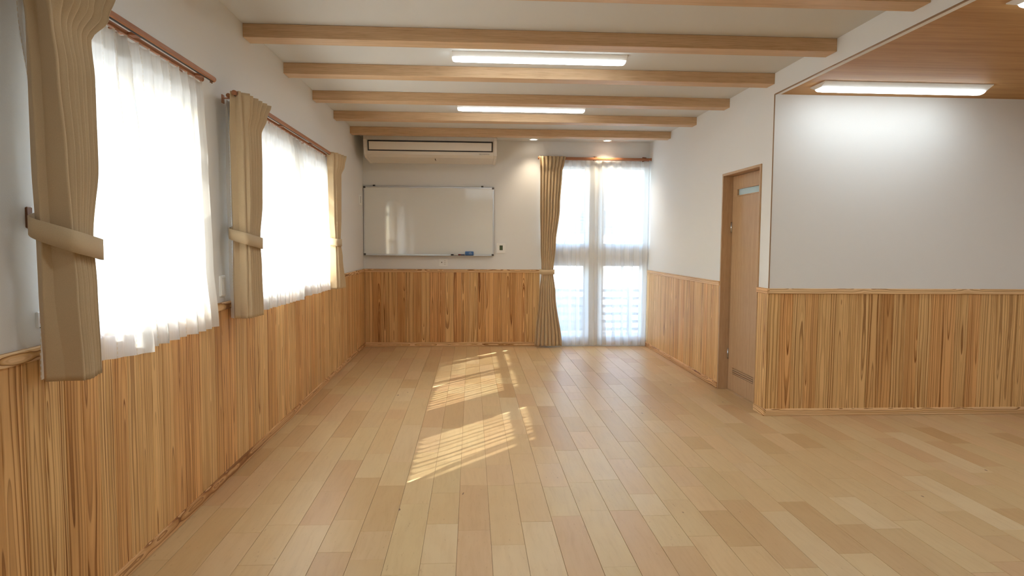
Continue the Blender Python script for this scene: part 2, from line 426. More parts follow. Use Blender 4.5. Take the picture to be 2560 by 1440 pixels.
# floor: boards of maple, each joint a real gap
floor = struct(MB().box((XL-0.1, YN-0.1, -0.06), (XE+0.1, YB+0.1, -0.0045)).build('floor', GAP))
PW = 0.158
planks = []
k0 = math.floor((XL-0.095)/PW)
x = 0.095 + k0*PW
rng = random.Random(11)
def project(p):
    v = Vector(p) - Vector((0, 0, CAM_H)); d = v.dot(fwd)
    if d < 0.1: return None
    return (1280+F_PX*v.dot(RGT)/d, 720-F_PX*v.dot(UPV)/d)
while x < XE:
    xa, xb = max(x, XL+0.004), min(x+PW, XE)
    yend = (YB if xb <= XR+0.25 else YP) - 0.004
    y = YN - rng.random()*0.6
    while y < yend:
        L = rng.choice((0.30, 0.36, 0.42, 0.46, 0.55, 0.62, 0.78, 0.9))
        ya, yb = max(y, YN), min(y+L, yend)
        if xb > XR+0.1 and xa < XR-0.1 and ya > YP: pass
        if xb-xa > 0.01 and yb-ya > 0.02: planks.append((xa, xb, ya, yb, rng.random() < 0.55))
        y += L
    x += PW
def plank_area(p):
    pts = [project((a, b, 0)) for a, b in ((p[0], p[2]), (p[1], p[2]), (p[1], p[3]), (p[0], p[3]))]
    if any(q is None for q in pts): return 0
    cx_ = sum(q[0] for q in pts)/4; cy_ = sum(q[1] for q in pts)/4
    if not (-80 < cx_ < 2640 and cy_ < 1500): return 0
    if p[0] > XR-0.2 and p[2] > YP-0.05: return 0
    return abs(sum(pts[i][0]*pts[(i+1) % 4][1]-pts[(i+1) % 4][0]*pts[i][1] for i in range(4)))/2
planks.sort(key=lambda p: -plank_area(p))
rest = MB()
def add_plank(mb, p, r):
    xa, xb, ya, yb, tight = p
    g = 0.0008; e = 0.0002 if tight else 0.0007; c = 0.0009
    x0, x1, y0, y1 = xa+g, xb-g, ya+e, yb-e
    ce = c*0.35 if tight else c
    vs = [(x0, y0, -0.004), (x1, y0, -0.004), (x1, y1, -0.004), (x0, y1, -0.004),
          (x0, y0, -c*0.6), (x1, y0, -c*0.6), (x1, y1, -c*0.6), (x0, y1, -c*0.6),
          (x0+c, y0+ce, 0), (x1-c, y0+ce, 0), (x1-c, y1-ce, 0), (x0+c, y1-ce, 0)]
    fs = [(8, 9, 10, 11)] + [(4*k+i, 4*k+(i+1) % 4, 4*k+4+(i+1) % 4, 4*k+4+i) for k in (0, 1) for i in range(4)]
    mb.add(vs, fs, (0, 1, 2), None, r)
for i, p in enumerate(planks):
    r = rng.random()
    if i < 296: 
        mb = MB(); add_plank(mb, p, r); mb.build('plank', MAPLE, floor, fix=False)
    else: add_plank(rest, p, r)
tag(rest.build('plank_field', MAPLE, floor, fix=False), kind='stuff')

# ------------------------------------------------------------------ wainscot boards, chair rails, skirting
BH0, BH1, BT = 0.04, ZR-0.03, 0.010
def board_run(wall, ax, face, sgn, u0, u1, w, rs):
    """vertical tongue-and-groove boards on a wall; sgn = direction into the room"""
    r_ = random.Random(rs); u = u0; oth = 1-ax
    while u < u1-0.003:
        v = min(u+w, u1); g = 0.0005; c = min(0.0022, (v-u)/4); d = face + sgn*BT
        if v-u > 0.012:
            pr = [(face+sgn*0.0005, u+g), (d-sgn*c, u+g), (d, u+g+c), (d, v-g-c), (d-sgn*c, v-g), (face+sgn*0.0005, v-g)]
            if ax == 1: pr = [(b, a) for a, b in pr]
            mb = MB(); mb.prism(pr, 2, BH0, BH1, axes=(oth, 2, ax), rnd=r_.random())
            mb.build('board', CEDAR, wall)
        u = v
BWD = 0.108
board_run(wall_left, 0, XL, 1, 2.23-BWD*12, YB-0.002, BWD, 1)
board_run(wall_far, 1, YB, -1, XL+0.012, BW[0][0]-0.03, BWD, 2)
board_run(wall_right, 0, XR, -1, DOOR[1]+0.002, YB-0.012, BWD, 3)
board_run(wall_right, 0, XR, -1, YP-0.010, DOOR[0]-0.002, 0.1, 5)
board_run(wall_partition, 1, YP, -1, XR-0.0095, XE, BWD*0.99, 4)

def bar(name, lo, hi, grain, ch=0.003, mat=CEDAR_T, parent=None):
    ax = {0: (2, 0, 1), 1: (2, 1, 0), 2: (0, 2, 1)}[grain]
    return MB().box(lo, hi, ch, ax).build(name, mat, parent)
RH, RD = 0.044, 0.020
struct(bar('trim_1', (XL, YN, ZR-RH), (XL+RD, YB, ZR), 1))
struct(bar('trim_2', (XL+RD, YB-RD, ZR-RH), (BW[0][0]-0.02, YB, ZR), 0))
struct(bar('trim_3', (XR-RD, DOOR[1], ZR-RH), (XR, YB, ZR), 1))
struct(bar('trim_4', (XR-RD, YP-RD, ZR-RH), (XR, DOOR[0], ZR), 1))
struct(bar('trim_5', (XR, YP-RD, ZR-RH), (XE, YP, ZR), 0))
KH, KD = 0.060, 0.018
struct(bar('baseboard_left', (XL, YN, 0.0005), (XL+KD, YB, KH), 1))
struct(bar('baseboard_far', (XL+KD, YB-KD, 0.0005), (BW[0][0]-0.02, YB, KH), 0))
struct(bar('baseboard_right', (XR-KD, DOOR[1], 0.0005), (XR, YB, KH), 1))
struct(bar('baseboard_corner', (XR-KD, YP-KD, 0.0005), (XR, DOOR[0], KH), 1))
struct(bar('baseboard_partition', (XR, YP-KD, 0.0005), (XE, YP, KH), 0))
# slim corner bead and edge strip of the lowered wood ceiling
struct(bar('trim_6', (XR-0.0025, YP-0.0025, ZR), (XR+0.0045, YP+0.0045, ZW), 2, 0.0008, TRIMB))
struct(bar('trim_7', (XR-0.0025, YN, ZW-0.004), (XR+0.010, YP-0.003, ZW+0.003), 1, 0.0008, TRIMB))

# ------------------------------------------------------------------ windows
def window(n, ax, face, out, u0, u1, z0, z1, mull=(), transom=(), latch=None):
    """aluminium frame in a wall opening; out = sign of outside direction"""
    w = empty('window_%d' % n, ((face, (u0+u1)/2, z0) if ax == 0 else ((u0+u1)/2, face, z0))); struct(w)
    a, b = sorted((face+out*0.07, face+out*0.12))
    def bx(name, ua, ub, za, zb, da=a, db=b, mat=SASH):
        lo = [0, 0, za]; hi = [0, 0, zb]; lo[ax], hi[ax] = da, db; lo[1-ax], hi[1-ax] = ua, ub
        return MB().box(lo, hi, 0.003 if mat is SASH else 0).build(name, mat, w)
    t = 0.035
    bx('frame', u0, u0+t, z0, z1); bx('frame', u1-t, u1, z0, z1)
    bx('frame', u0+t, u1-t, z0, z0+t); bx('frame', u0+t, u1-t, z1-t, z1)
    for m in mull: bx('mullion', m-0.03, m+0.03, z0+t, z1-t)
    cu = [u0+t] + [q for m in mull for q in (m-0.03, m+0.03)] + [u1-t]
    cz = [z0+t] + [q for m in transom for q in (m-0.03, m+0.03)] + [z1-t]
    for i in range(0, len(cu), 2):
        for m in transom: bx('transom', cu[i], cu[i+1], m-0.03, m+0.03)
        for j in range(0, len(cz), 2):
            mid = (a+b)/2
            bx('pane', cu[i], cu[i+1], cz[j], cz[j+1], mid-0.002, mid+0.002, GLASS)
    if latch:
        q = (u0+u1)/2
        h = MB()
        def P(u, d, z): return (d, u, z) if ax == 0 else (u, d, z)
        h.tube([P(q, face+out*0.07, z0+0.02), P(q, face+out*0.045, z0+0.035), P(q+0.02, face+out*0.035, z0+0.09), P(q+0.06, face+out*0.035, z0+0.17)], 0.009, 8)
        h.build('crank_handle', SASH, w, True)
    return w
window(1, 0, XL, -1, *WIN1, transom=(1.93,))
window(2, 0, XL, -1, *WIN2, mull=(5.36,), transom=(1.93,))
for i, b_ in enumerate(BW): window(3+i, 1, YB, 1, *b_, latch=(i < 2))

# ------------------------------------------------------------------ door
door = empty('door_1', (XR, (DOOR[0]+DOOR[1])/2, 0)); struct(door)
d0, d1, dz = DOOR[0], DOOR[1], DOOR[3]
def fr(lo, hi, g): return bar('frame', lo, hi, g, 0.0015, DOORW, door)
fr((XR-0.012, d1-0.022, 0.0005), (XR+0.16, d1, dz), 2)
fr((XR-0.012, d0, 0.0005), (XR+0.16, d0+0.022, dz), 2)
fr((XR-0.012, d0+0.022, dz-0.022), (XR+0.16, d1-0.022, dz), 1)
# leaf with a slim frosted light near the top and a slotted vent near the floor
LX0, LX1 = XR+0.085, XR+0.120
l0, l1, lz0, lz1 = d0+0.026, d1-0.030, 0.005, dz-0.026
gz0, gz1, gy0, gy1 = 1.863, 1.932, l0+0.10, 6.285
vz0, vz1 = 0.168, 0.228
def lf(ya, yb, za, zb, n='rail'): return MB().box((LX0, ya, za), (LX1, yb, zb), 0.001, (1, 2, 0), rnd=0.61).build(n, DOORW, leaf)
leaf = MB().box((LX0, l0, vz1), (LX1, l1, gz0), 0.0006, (1, 2, 0), rnd=0.61).build('door_leaf', DOORW, door)
for q in ((l0, l1, lz0, vz0), (l0, l1, gz1, lz1), (l0, gy0, gz0, gz1), (gy1, l1, gz0, gz1), (l0, gy0, vz0, vz1), (gy1, l1, vz0, vz1)): lf(*q)
MB().box((LX0+0.016, gy0, gz0), (LX0+0.022, gy1, gz1)).build('glass', FROST, leaf)
for zz in (gz0, gz1): MB().box((LX0-0.005, gy0-0.006, zz-0.006), (LX0+0.01, gy1+0.006, zz+0.006), 0.001, (2, 1, 0)).build('bead', DOORW, leaf)
MB().box((LX0+0.018, gy0, vz0), (LX1, gy1, vz1)).build('vent_back', DKPL, leaf)
for k in range(3):
    zz = vz0 + 0.006 + k*0.019
    MB().prism([(LX0-0.003, zz), (LX0+0.016, zz+0.008), (LX0+0.016, zz+0.013), (LX0-0.003, zz+0.006)], 1, gy0, gy1, axes=(2, 1, 0)).build('slat', DOORW, leaf)
for zz in (1.572, 0.35):
    MB().tube([(LX0-0.006, l1+0.003, zz-0.05), (LX0-0.006, l1+0.003, zz+0.05)], 0.008, 12).build('hinge', SPRING, door, True)

# ------------------------------------------------------------------ ceiling beams
BY = [3.5230, 4.4452, 5.3697, 6.3156, 7.2540, 8.2032]
ORD = ['nearest ceiling beam, cut off by the top of the photo', 'oak ceiling beam in front of the first long ceiling light',
       'oak ceiling beam just behind the first long ceiling light', 'oak ceiling beam in front of the second long ceiling light',
       'oak ceiling beam just behind the second long ceiling light', 'oak ceiling beam close to the air conditioner, farthest of six']
for i, y in enumerate(BY):
    zb = ZC - (0.088, 0.086, 0.084, 0.084, 0.083, 0.083)[i]
    b_ = MB().box((XL+0.0005, y, zb), (XR-0.0005, y+0.1415, ZC-0.0005), 0.002, (1, 0, 2)).build('ceiling_beam', BEAM)
    tag(b_, ORD[i], 'beam', 'oak beams across the ceiling', 'thing')

# ------------------------------------------------------------------ ceiling lights
def ceiling_light(x0, x1, yc, ztop, label, wide):
    e = empty('ceiling_light', ((x0+x1)/2, yc, ztop), label, 'ceiling light', 'long ceiling lights')
    hw = wide
    pr = [(yc-hw, ztop-0.0005), (yc-hw, ztop-0.006), (yc-0.045, ztop-0.034), (yc+0.045, ztop-0.034), (yc+hw, ztop-0.006), (yc+hw, ztop-0.0005)]
    MB().prism(pr, 0, x0, x1).build('housing', WHITEP, e)
    # rounded diffuser bar with tapered ends
    rows = []; n = 11; L = x1-x0
    for (fx, k) in ((0.0, 0.55), (0.004, 0.8), (0.014, 0.95), (0.04, 1.0), (0.96, 1.0), (0.986, 0.95), (0.996, 0.8), (1.0, 0.55)):
        ring = []
        for j in range(n):
            a = math.pi*j/(n-1)
            ring.append((x0+0.004+fx*(L-0.008), yc-0.046*math.cos(a)*(0.8+0.2*k), ztop-0.034-0.024*k*math.sin(a)**0.8))
        rows.append(ring)
    d = MB().grid(rows); nn = len(d.v)
    d.f += [tuple(range(n))[::-1], tuple(nn-n+k for k in range(n))]
    d.build('diffuser', LEDM, e, True)
    return e
ceiling_light(-0.145, 1.125, 5.02, ZC, 'long white ceiling light between beams, nearer of two on the white ceiling', 0.075)
ceiling_light(-0.145, 1.130, 6.85, ZC, 'long white ceiling light between beams, farther of two, nearer the air conditioner', 0.075)
ceiling_light(2.580, 3.868, 5.00, ZW, 'long ceiling light on the wood ceiling by the partition wall', 0.115)
ceiling_light(2.640, 3.930, 3.17, ZW, 'ceiling light on the wood ceiling, cut off at the top right corner', 0.115)
for x, lab, en_, an_ in ((0.81, 'small round downlight, the one nearer the air conditioner', 17, 98), (1.79, 'small round downlight above the sheer curtains, nearer the right wall', 30, 120)):
    e = empty('downlight', (x, 8.98, ZC), lab, 'downlight', 'round downlights')
    ring = MB(); rows = []
    for r, z in ((0.062, ZC-0.0005), (0.062, ZC-0.005), (0.050, ZC-0.006), (0.048, ZC-0.001)):
        rows.append([(x+r*math.cos(2*math.pi*k/24), 8.98+r*math.sin(2*math.pi*k/24), z) for k in range(24)])
    ring.grid(rows, closed=True); ring.build('trim_ring', WHITEP, e, True)
    ds = MB(); pts = [(x+0.048*math.cos(2*math.pi*k/24), 8.98+0.048*math.sin(2*math.pi*k/24), ZC-0.003) for k in range(24)]
    ds.add(pts, [tuple(range(24))]); ds.build('lens', DOWN, e, fix=False)
    sp_ = bpy.data.lights.new('downlight_beam', 'SPOT'); sp_.energy = en_; sp_.color = (1.0, 0.84, 0.62); sp_.spot_size = math.radians(an_); sp_.spot_blend = 0.9; sp_.shadow_soft_size = 0.05
    so_ = bpy.data.objects.new('downlight_beam', sp_); COL.objects.link(so_); so_.location = (x, 8.95, ZC-0.02)

# ------------------------------------------------------------------ curtain rails
def rail_unit(x0, x1, y0, y1, label, ax, wallpos):
    pass
def side_rail(ya, yb, yback, label):
    e = empty('curtain_rail', (XL, (ya+yb)/2, 2.21), label, 'curtain rail', 'wooden curtain rails')
    bar('front_rail', (-1.332, ya, 2.215), (-1.308, yb, 2.240), 1, 0.004, RAILW, e)
    bar('front_groove', (-1.325, ya+0.01, 2.2135), (-1.316, yb-0.01, 2.216), 1, 0.0, BLACK, e)
    bar('back_rail', (-1.384, yback, 2.217), (-1.366, yb-0.012, 2.235), 1, 0.003, RAILW, e)
    for yy in (ya-0.004, yb-0.003):
        MB().tube([(-1.320, yy, 2.2275), (-1.320, yy+0.007, 2.2275)], 0.0138, 16).build('end_cap', RAILW, e, True)
    for yy in (yback-0.004, yb-0.014): MB().tube([(-1.375, yy, 2.226), (-1.375, yy+0.007, 2.226)], 0.0125, 16).build('end_cap', RAILW, e, True)
    n = 3 if yb-ya < 2 else 4
    for k in range(n):
        yy = yback + 0.10 + (yb-yback-0.20)*k/(n-1)
        bk = MB().box((XL, yy-0.012, 2.2275), (-1.333, yy+0.012, 2.2325), 0.001)
        bk.box((XL, yy-0.016, 2.20), (XL+0.006, yy+0.016, 2.25), 0.002)
        bk.build('bracket', RAILW, e)
        MB().prism([(-1.366, 2.219), (-1.333, 2.217), (-1.333, 2.227), (-1.366, 2.229)], 1, yy-0.022, yy+0.022).build('clip', RAILW, e)
    for k in range(2):
        MB().tube([(-1.320, yb-0.02-0.018*k, 2.214), (-1.320, yb-0.02-0.018*k, 2.203)], 0.0035, 8).build('runner', HOOKW, e)
    return e
side_rail(2.02, 3.60, 2.10, 'red-brown double curtain rail over the nearest window')
side_rail(3.90, 6.80, 3.97, 'red-brown double curtain rail over the second window, longest of the three')
er = empty('curtain_rail', (1.67, YB, 2.55), 'red-brown curtain rail above the tall far window by the right wall', 'curtain rail', 'wooden curtain rails')
bar('front_rail', (0.89, YB-0.105, 2.530), (XR-0.006, YB-0.078, 2.560), 0, 0.004, RAILW, er)
bar('back_rail', (0.91, YB-0.052, 2.528), (XR-0.02, YB-0.030, 2.553), 0, 0.004, RAILW, er)
for xx in (0.885, XR-0.008): MB().tube([(xx-0.004, YB-0.0915, 2.545), (xx+0.006, YB-0.0915, 2.545)], 0.0205, 16).build('end_cap', RAILW, er, True)
for xx in (1.02, 1.66, 2.33):
    bk = MB().box((xx-0.014, YB-0.10, 2.561), (xx+0.014, YB, 2.570), 0.002); bk.box((xx-0.018, YB-0.006, 2.52), (xx+0.018, YB, 2.585), 0.002)
    bk.build('bracket', HOOKW, er)

# ------------------------------------------------------------------ curtains
def interp(levels, z):
    """levels: list of (z, pts, amp) with z falling; smooth interpolation"""
    if z >= levels[0][0]: return levels[0][1], levels[0][2]
    for a, b in zip(levels, levels[1:]):
        if a[0] >= z >= b[0]:
            t = (a[0]-z)/(a[0]-b[0]); t = t*t*(3-2*t)
            return [(p[0]+(q[0]-p[0])*t, p[1]+(q[1]-p[1])*t) for p, q in zip(a[1], b[1])], a[2]+(b[2]-a[2])*t
    return levels[-1][1], levels[-1][2]

def fold_surface(levels, n, nu, nv, corner=0, seed=0, skew=0.25, cusp=0.0, rand=1.0, sharp=1.0, hem_wave=0.0, top_wave=0.0, out=1.0):
    """rows of points; path = polyline per level, folds (n) along it after path point `corner`; cusp > 0 gives broad ridges with sharp creases"""
    r_ = random.Random(seed)
    ph = [r_.uniform(-0.6, 0.6)*rand for _ in range(n+3)]; am = [1+r_.uniform(-0.5, 0.4)*rand for _ in range(n+3)]
    zt, zb = levels[0][0], levels[-1][0]
    rows = []; gco = []
    for j in range(nv+1):
        f = j/nv; z = zt + (zb-zt)*f
        pts, amp = interp(levels, z)
        seg = [math.dist(a, b) for a, b in zip(pts, pts[1:])]; tot = sum(seg)
        ret = sum(seg[:corner])/tot
        row = []
        for i in range(nu+1):
            s = i/nu; d = s*tot; k = 0
            while k < len(seg)-1 and d > seg[k]: d -= seg[k]; k += 1
            q = min(1, d/max(1e-6, seg[k])); a, b = pts[k], pts[k+1]
            tx, ty = (b[0]-a[0])/max(1e-6, seg[k]), (b[1]-a[1])/max(1e-6, seg[k])
            # blend the tangent near a corner so the fabric bends round it
            if len(pts) > 2:
                for kk in range(1, len(pts)-1):
                    sc = sum(seg[:kk])
                    w = max(0, 1-abs(s*tot-sc)/(0.25*min(seg[kk-1], seg[kk])+1e-6))
                    if w > 0:
                        c_, e_ = pts[kk-1], pts[kk+1]; L = math.dist(c_, e_)
                        tx = tx*(1-w)+(e_[0]-c_[0])/L*w; ty = ty*(1-w)+(e_[1]-c_[1])/L*w
            L = math.hypot(tx, ty); tx /= L; ty /= L
            nx, ny = ty*out, -tx*out
            px, py = a[0]+(b[0]-a[0])*q, a[1]+(b[1]-a[1])*q
            u = max(0, (s-ret)/(1-ret))
            env = min(1, u*6) if ret else 1
            c = u*n; ci = int(c); fr_ = c-ci
            A = am[ci]*(1-fr_)+am[ci+1]*fr_
            P = ph[ci]*(1-fr_)+ph[ci+1]*fr_
            th = 2*math.pi*c + P*(0.4+0.6*f)
            w = math.cos(th)
            w = math.copysign(abs(w)**sharp, w)
            if cusp: w = 2*abs(math.cos(th/2))**cusp-1
            dn = amp*A*w*env; dtg = -skew*amp*A*math.sin(2*th)*env
            zz = z
            if top_wave and f < 0.12: zz -= top_wave*(1-f/0.12)*(0.5-0.5*math.cos(2*math.pi*c*2))
            if hem_wave and f > 0.7: zz += hem_wave*(f-0.7)/0.3*w
            row.append((px+nx*dn+tx*dtg, py+ny*dn+ty*dtg, zz))
            gco.append((s*max(0.5, n*0.12), z, 0.0))
        rows.append(row)
    return rows, gco

def solid(o, t):
    m = o.modifiers.new('thickness', 'SOLIDIFY'); m.thickness = t; m.offset = 0; return o

def drape(levels, n, label, corner, seed, out=1.0, nu=170, nv=64, band=None, cusp=0.62):
    c = levels[-1][1][1]
    e = empty('drape', (c[0], c[1], levels[-1][0]), label, 'curtain', 'beige drapes')
    rows, g = fold_surface(levels, n, nu, nv, corner, seed, 0.10, cusp=cusp, out=out, rand=0.4)
    solid(MB().grid(rows, g).build('cloth_panel', DRAPE, e, True, fix=False), 0.003)
    if band:
        up = [(x, y, z+hw) for (x, y, z, hw, l) in band]; dn = [(x, y, z-hw) for (x, y, z, hw, l) in band]
        m = [tuple((a+b)/2 for a, b in zip(p, q)) for p, q in zip(up, dn)]
        solid(MB().grid([up, m, dn]).build('tieback', DRAPE, e, True, fix=False), 0.004)
    return e

def spline(pts, n):
    """Catmull-Rom through tuples"""
    P = [pts[0]] + list(pts) + [pts[-1]]; res = []
    for i in range(1, len(P)-2):
        for k in range(n):
            t = k/n
            res.append(tuple(0.5*((2*b)+(-a+c)*t+(2*a-5*b+4*c-d)*t*t+(-a+3*b-3*c+d)*t**3) for a, b, c, d in zip(P[i-1], P[i], P[i+1], P[i+2])))
    res.append(tuple(pts[-1])); return res
def band_pts(pts, n=8):
    q = spline([(x, y, z, hw, l[0], l[1]) for x, y, z, hw, l in pts], n)
    return [(a, b, c, d, (e, f)) for a, b, c, d, e, f in q]

Z0 = (0, 0)
drape([(2.246, [(-1.350, 2.16), (-1.325, 2.125), (-1.300, 2.140), (-1.245, 2.075), (-1.262, 2.465)], 0.034),
       (2.15, [(-1.350, 2.17), (-1.325, 2.130), (-1.300, 2.148), (-1.240, 2.090), (-1.270, 2.42)], 0.036),
       (2.06, [(-1.350, 2.18), (-1.320, 2.135), (-1.300, 2.155), (-1.238, 2.110), (-1.274, 2.365)], 0.012),
       (1.92, [(-1.350, 2.18), (-1.315, 2.140), (-1.298, 2.160), (-1.236, 2.128), (-1.262, 2.345)], 0.019),
       (1.65, [(-1.350, 2.18), (-1.304, 2.131), (-1.295, 2.160), (-1.232, 2.150), (-1.250, 2.325)], 0.019),
       (1.41, [(-1.350, 2.19), (-1.308, 2.145), (-1.297, 2.172), (-1.232, 2.170), (-1.252, 2.305)], 0.009),
       (1.25, [(-1.355, 2.20), (-1.318, 2.160), (-1.300, 2.185), (-1.232, 2.185), (-1.252, 2.312)], 0.013),
       (0.957, [(-1.360, 2.22), (-1.336, 2.190), (-1.286, 2.204), (-1.232, 2.206), (-1.262, 2.330)], 0.017)], 7,
      'large beige pleated drape tied back at the nearest window', 3, 3,
      band=band_pts([(-1.412, 2.30, 1.480, 0.012, Z0), (-1.375, 2.21, 1.462, 0.022, Z0), (-1.330, 2.135, 1.440, 0.030, Z0), (-1.225, 2.135, 1.405, 0.034, Z0), (-1.205, 2.20, 1.388, 0.034, Z0),
                     (-1.228, 2.335, 1.372, 0.034, Z0), (-1.262, 2.345, 1.378, 0.033, Z0), (-1.34, 2.335, 1.42, 0.028, Z0), (-1.41, 2.31, 1.475, 0.012, Z0)]))
drape([(2.240, [(-1.365, 3.97), (-1.345, 3.915), (-1.325, 3.935), (-1.300, 3.915), (-1.272, 4.330)], 0.032),
       (2.15, [(-1.370, 3.98), (-1.352, 3.925), (-1.328, 3.945), (-1.298, 3.925), (-1.283, 4.27)], 0.032),
       (2.05, [(-1.375, 3.98), (-1.358, 3.935), (-1.330, 3.955), (-1.295, 3.940), (-1.291, 4.235)], 0.016),
       (1.90, [(-1.375, 3.99), (-1.360, 3.945), (-1.332, 3.965), (-1.296, 3.955), (-1.281, 4.20)], 0.019),
       (1.65, [(-1.375, 3.99), (-1.360, 3.955), (-1.332, 3.975), (-1.297, 3.965), (-1.277, 4.18)], 0.019),
       (1.41, [(-1.375, 4.00), (-1.355, 3.960), (-1.335, 3.985), (-1.297, 3.978), (-1.280, 4.155)], 0.012),
       (1.25, [(-1.378, 4.00), (-1.360, 3.968), (-1.335, 3.988), (-1.297, 3.983), (-1.278, 4.170)], 0.012),
       (0.957, [(-1.385, 4.03), (-1.368, 3.992), (-1.340, 4.000), (-1.300, 3.985), (-1.283, 4.19)], 0.017)], 6,
      'beige pleated drape tied back between the two left windows', 3, 5,
      band=band_pts([(-1.412, 4.14, 1.482, 0.012, Z0), (-1.395, 4.03, 1.465, 0.022, Z0), (-1.372, 3.945, 1.445, 0.030, Z0), (-1.285, 3.945, 1.420, 0.033, Z0), (-1.262, 4.04, 1.405, 0.033, Z0),
                     (-1.258, 4.165, 1.392, 0.033, Z0), (-1.29, 4.188, 1.398, 0.032, Z0), (-1.36, 4.17, 1.43, 0.026, Z0), (-1.41, 4.15, 1.475, 0.012, Z0)]))
drape([(2.240, [(-1.345, 6.42), (-1.292, 6.435), (-1.245, 6.74)], 0.026),
       (2.14, [(-1.345, 6.44), (-1.294, 6.455), (-1.262, 6.73)], 0.026),
       (2.05, [(-1.345, 6.46), (-1.296, 6.475), (-1.280, 6.70)], 0.016),
       (1.65, [(-1.345, 6.49), (-1.297, 6.505), (-1.285, 6.70)], 0.018),
       (1.41, [(-1.345, 6.54), (-1.297, 6.55), (-1.283, 6.675)], 0.012),
       (1.25, [(-1.345, 6.53), (-1.292, 6.54), (-1.272, 6.69)], 0.016),
       (0.957, [(-1.345, 6.52), (-1.287, 6.535), (-1.258, 6.745)], 0.020)], 4,
      'slim beige drape at the far end of the second left window', 1, 8, nu=120,
      band=band_pts([(-1.412, 6.70, 1.44, 0.02, Z0), (-1.37, 6.56, 1.42, 0.03, Z0), (-1.33, 6.520, 1.41, 0.034, Z0), (-1.28, 6.535, 1.40, 0.034, Z0), (-1.262, 6.62, 1.40, 0.034, Z0),
                     (-1.268, 6.70, 1.40, 0.034, Z0), (-1.32, 6.72, 1.41, 0.03, Z0), (-1.41, 6.705, 1.44, 0.02, Z0)]))
YD = YB - 0.105
drape([(2.566, [(0.895, YD-0.01), (1.06, YD-0.02), (1.245, YD-0.01)], 0.024),
       (2.46, [(0.905, YD-0.01), (1.06, YD-0.02), (1.225, YD-0.01)], 0.028),
       (2.38, [(0.91, YD), (1.06, YD-0.01), (1.205, YD)], 0.018),
       (1.9, [(0.913, YD), (1.045, YD-0.01), (1.175, YD)], 0.028),
       (1.4, [(0.925, YD), (1.02, YD-0.01), (1.125, YD)], 0.024),
       (1.02, [(0.94, YD), (1.015, YD-0.008), (1.098, YD)], 0.010),
       (0.75, [(0.915, YD), (1.02, YD-0.015), (1.125, YD)], 0.026),
       (0.025, [(0.855, YD-0.01), (1.03, YD-0.03), (1.215, YD-0.01)], 0.036)], 7,
      'long beige drape gathered at the left of the tall far window', 0, 12, nu=170, nv=80, cusp=0.7,
      band=band_pts([(0.925, YD+0.03, 1.035, 0.03, Z0), (0.918, YD-0.005, 1.03, 0.032, Z0), (0.95, YD-0.034, 1.022, 0.033, Z0), (1.02, YD-0.040, 1.020, 0.033, Z0),
                     (1.085, YD-0.030, 1.022, 0.033, Z0), (1.115, YD, 1.026, 0.032, Z0), (1.11, YD+0.03, 1.03, 0.03, Z0)]))
# holdback hooks on the left wall
for (yy, zz, lab) in ((2.30, 1.475, 'dark brown tieback hook beside the nearest drape'), (4.13, 1.475, 'dark brown tieback hook on the wall between the two left windows')):
    e = empty('tieback_hook', (XL, yy, zz), lab, 'hook', 'tieback hooks')
    MB().box((XL, yy-0.012, zz-0.035), (XL+0.008, yy+0.012, zz+0.035), 0.003).build('back_plate', HOOKW, e)
    MB().tube([(XL+0.006, yy, zz-0.012), (XL+0.03, yy, zz-0.018), (XL+0.038, yy, zz-0.006), (XL+0.038, yy, zz+0.024)], [0.006, 0.007, 0.008, 0.006], 10).build('arm', HOOKW, e, True)

# sheer voile panels
def sheer_panel(levels, n, label, seed, out=1.0, nu=220, nv=56, hem=0.095, head=0.085, sharp=1.0, skew=0.2):
    c = levels[-1][1][0]
    e = empty('sheer_curtain', (c[0], c[1], levels[-1][0]), label, 'curtain', 'white sheer curtains')
    rows, g = fold_surface(levels, n, nu, nv, 0, seed, skew, out=out, sharp=sharp, top_wave=0.010)
    MB().grid(rows, g).build('voile_panel', SHEER, e, True, fix=False)
    H = levels[0][0]-levels[-1][0]
    a = nv - max(2, round(nv*hem/H)); b = max(2, round(nv*head/H))
    eps = 0.002
    for nm, lo, hi in (('hem', a, nv), ('heading', 0, b)):
        rr = rows[lo:hi+1]; gg = g[lo*(nu+1):(hi+1)*(nu+1)]
        r2 = []
        for row in rr:
            q = []
            for i, p in enumerate(row):
                p0, p1 = row[max(0, i-1)], row[min(nu, i+1)]
                tx, ty = p1[0]-p0[0], p1[1]-p0[1]; L = math.hypot(tx, ty) or 1
                q.append((p[0]-ty/L*eps*out, p[1]+tx/L*eps*out, p[2]))
            r2.append(q)
        MB().grid(r2, gg).build(nm, HEM, e, True, fix=False)
    return e
XS = -1.375
sheer_panel([(2.214, [(XS, 2.16), (XS, 2.5), (XS, 2.83)], 0.010), (2.12, [(XS, 2.17), (XS, 2.5), (XS, 2.83)], 0.012), (1.8, [(XS, 2.21), (XS, 2.5), (XS, 2.84)], 0.022),
             (1.3, [(-1.385, 2.245), (-1.395, 2.52), (-1.35, 2.84)], 0.016), (0.948, [(-1.40, 2.26), (-1.425, 2.56), (-1.300, 2.835)], 0.008)], 7,
            'white sheer curtain at the nearest window, half behind the large drape', 21)
sheer_panel([(2.214, [(XS, 2.72), (XS, 3.15), (XS, 3.58)], 0.010), (2.10, [(XS, 2.72), (XS, 3.15), (XS, 3.58)], 0.022), (1.8, [(XS, 2.74), (XS, 3.18), (XS, 3.60)], 0.030),
             (1.3, [(-1.39, 2.74), (-1.38, 3.20), (-1.372, 3.64)], 0.026), (0.948, [(-1.39, 2.785), (-1.375, 3.24), (-1.368, 3.69)], 0.028)], 9,
            'white sheer curtain at the nearest window, right panel with open wall beside it', 22)
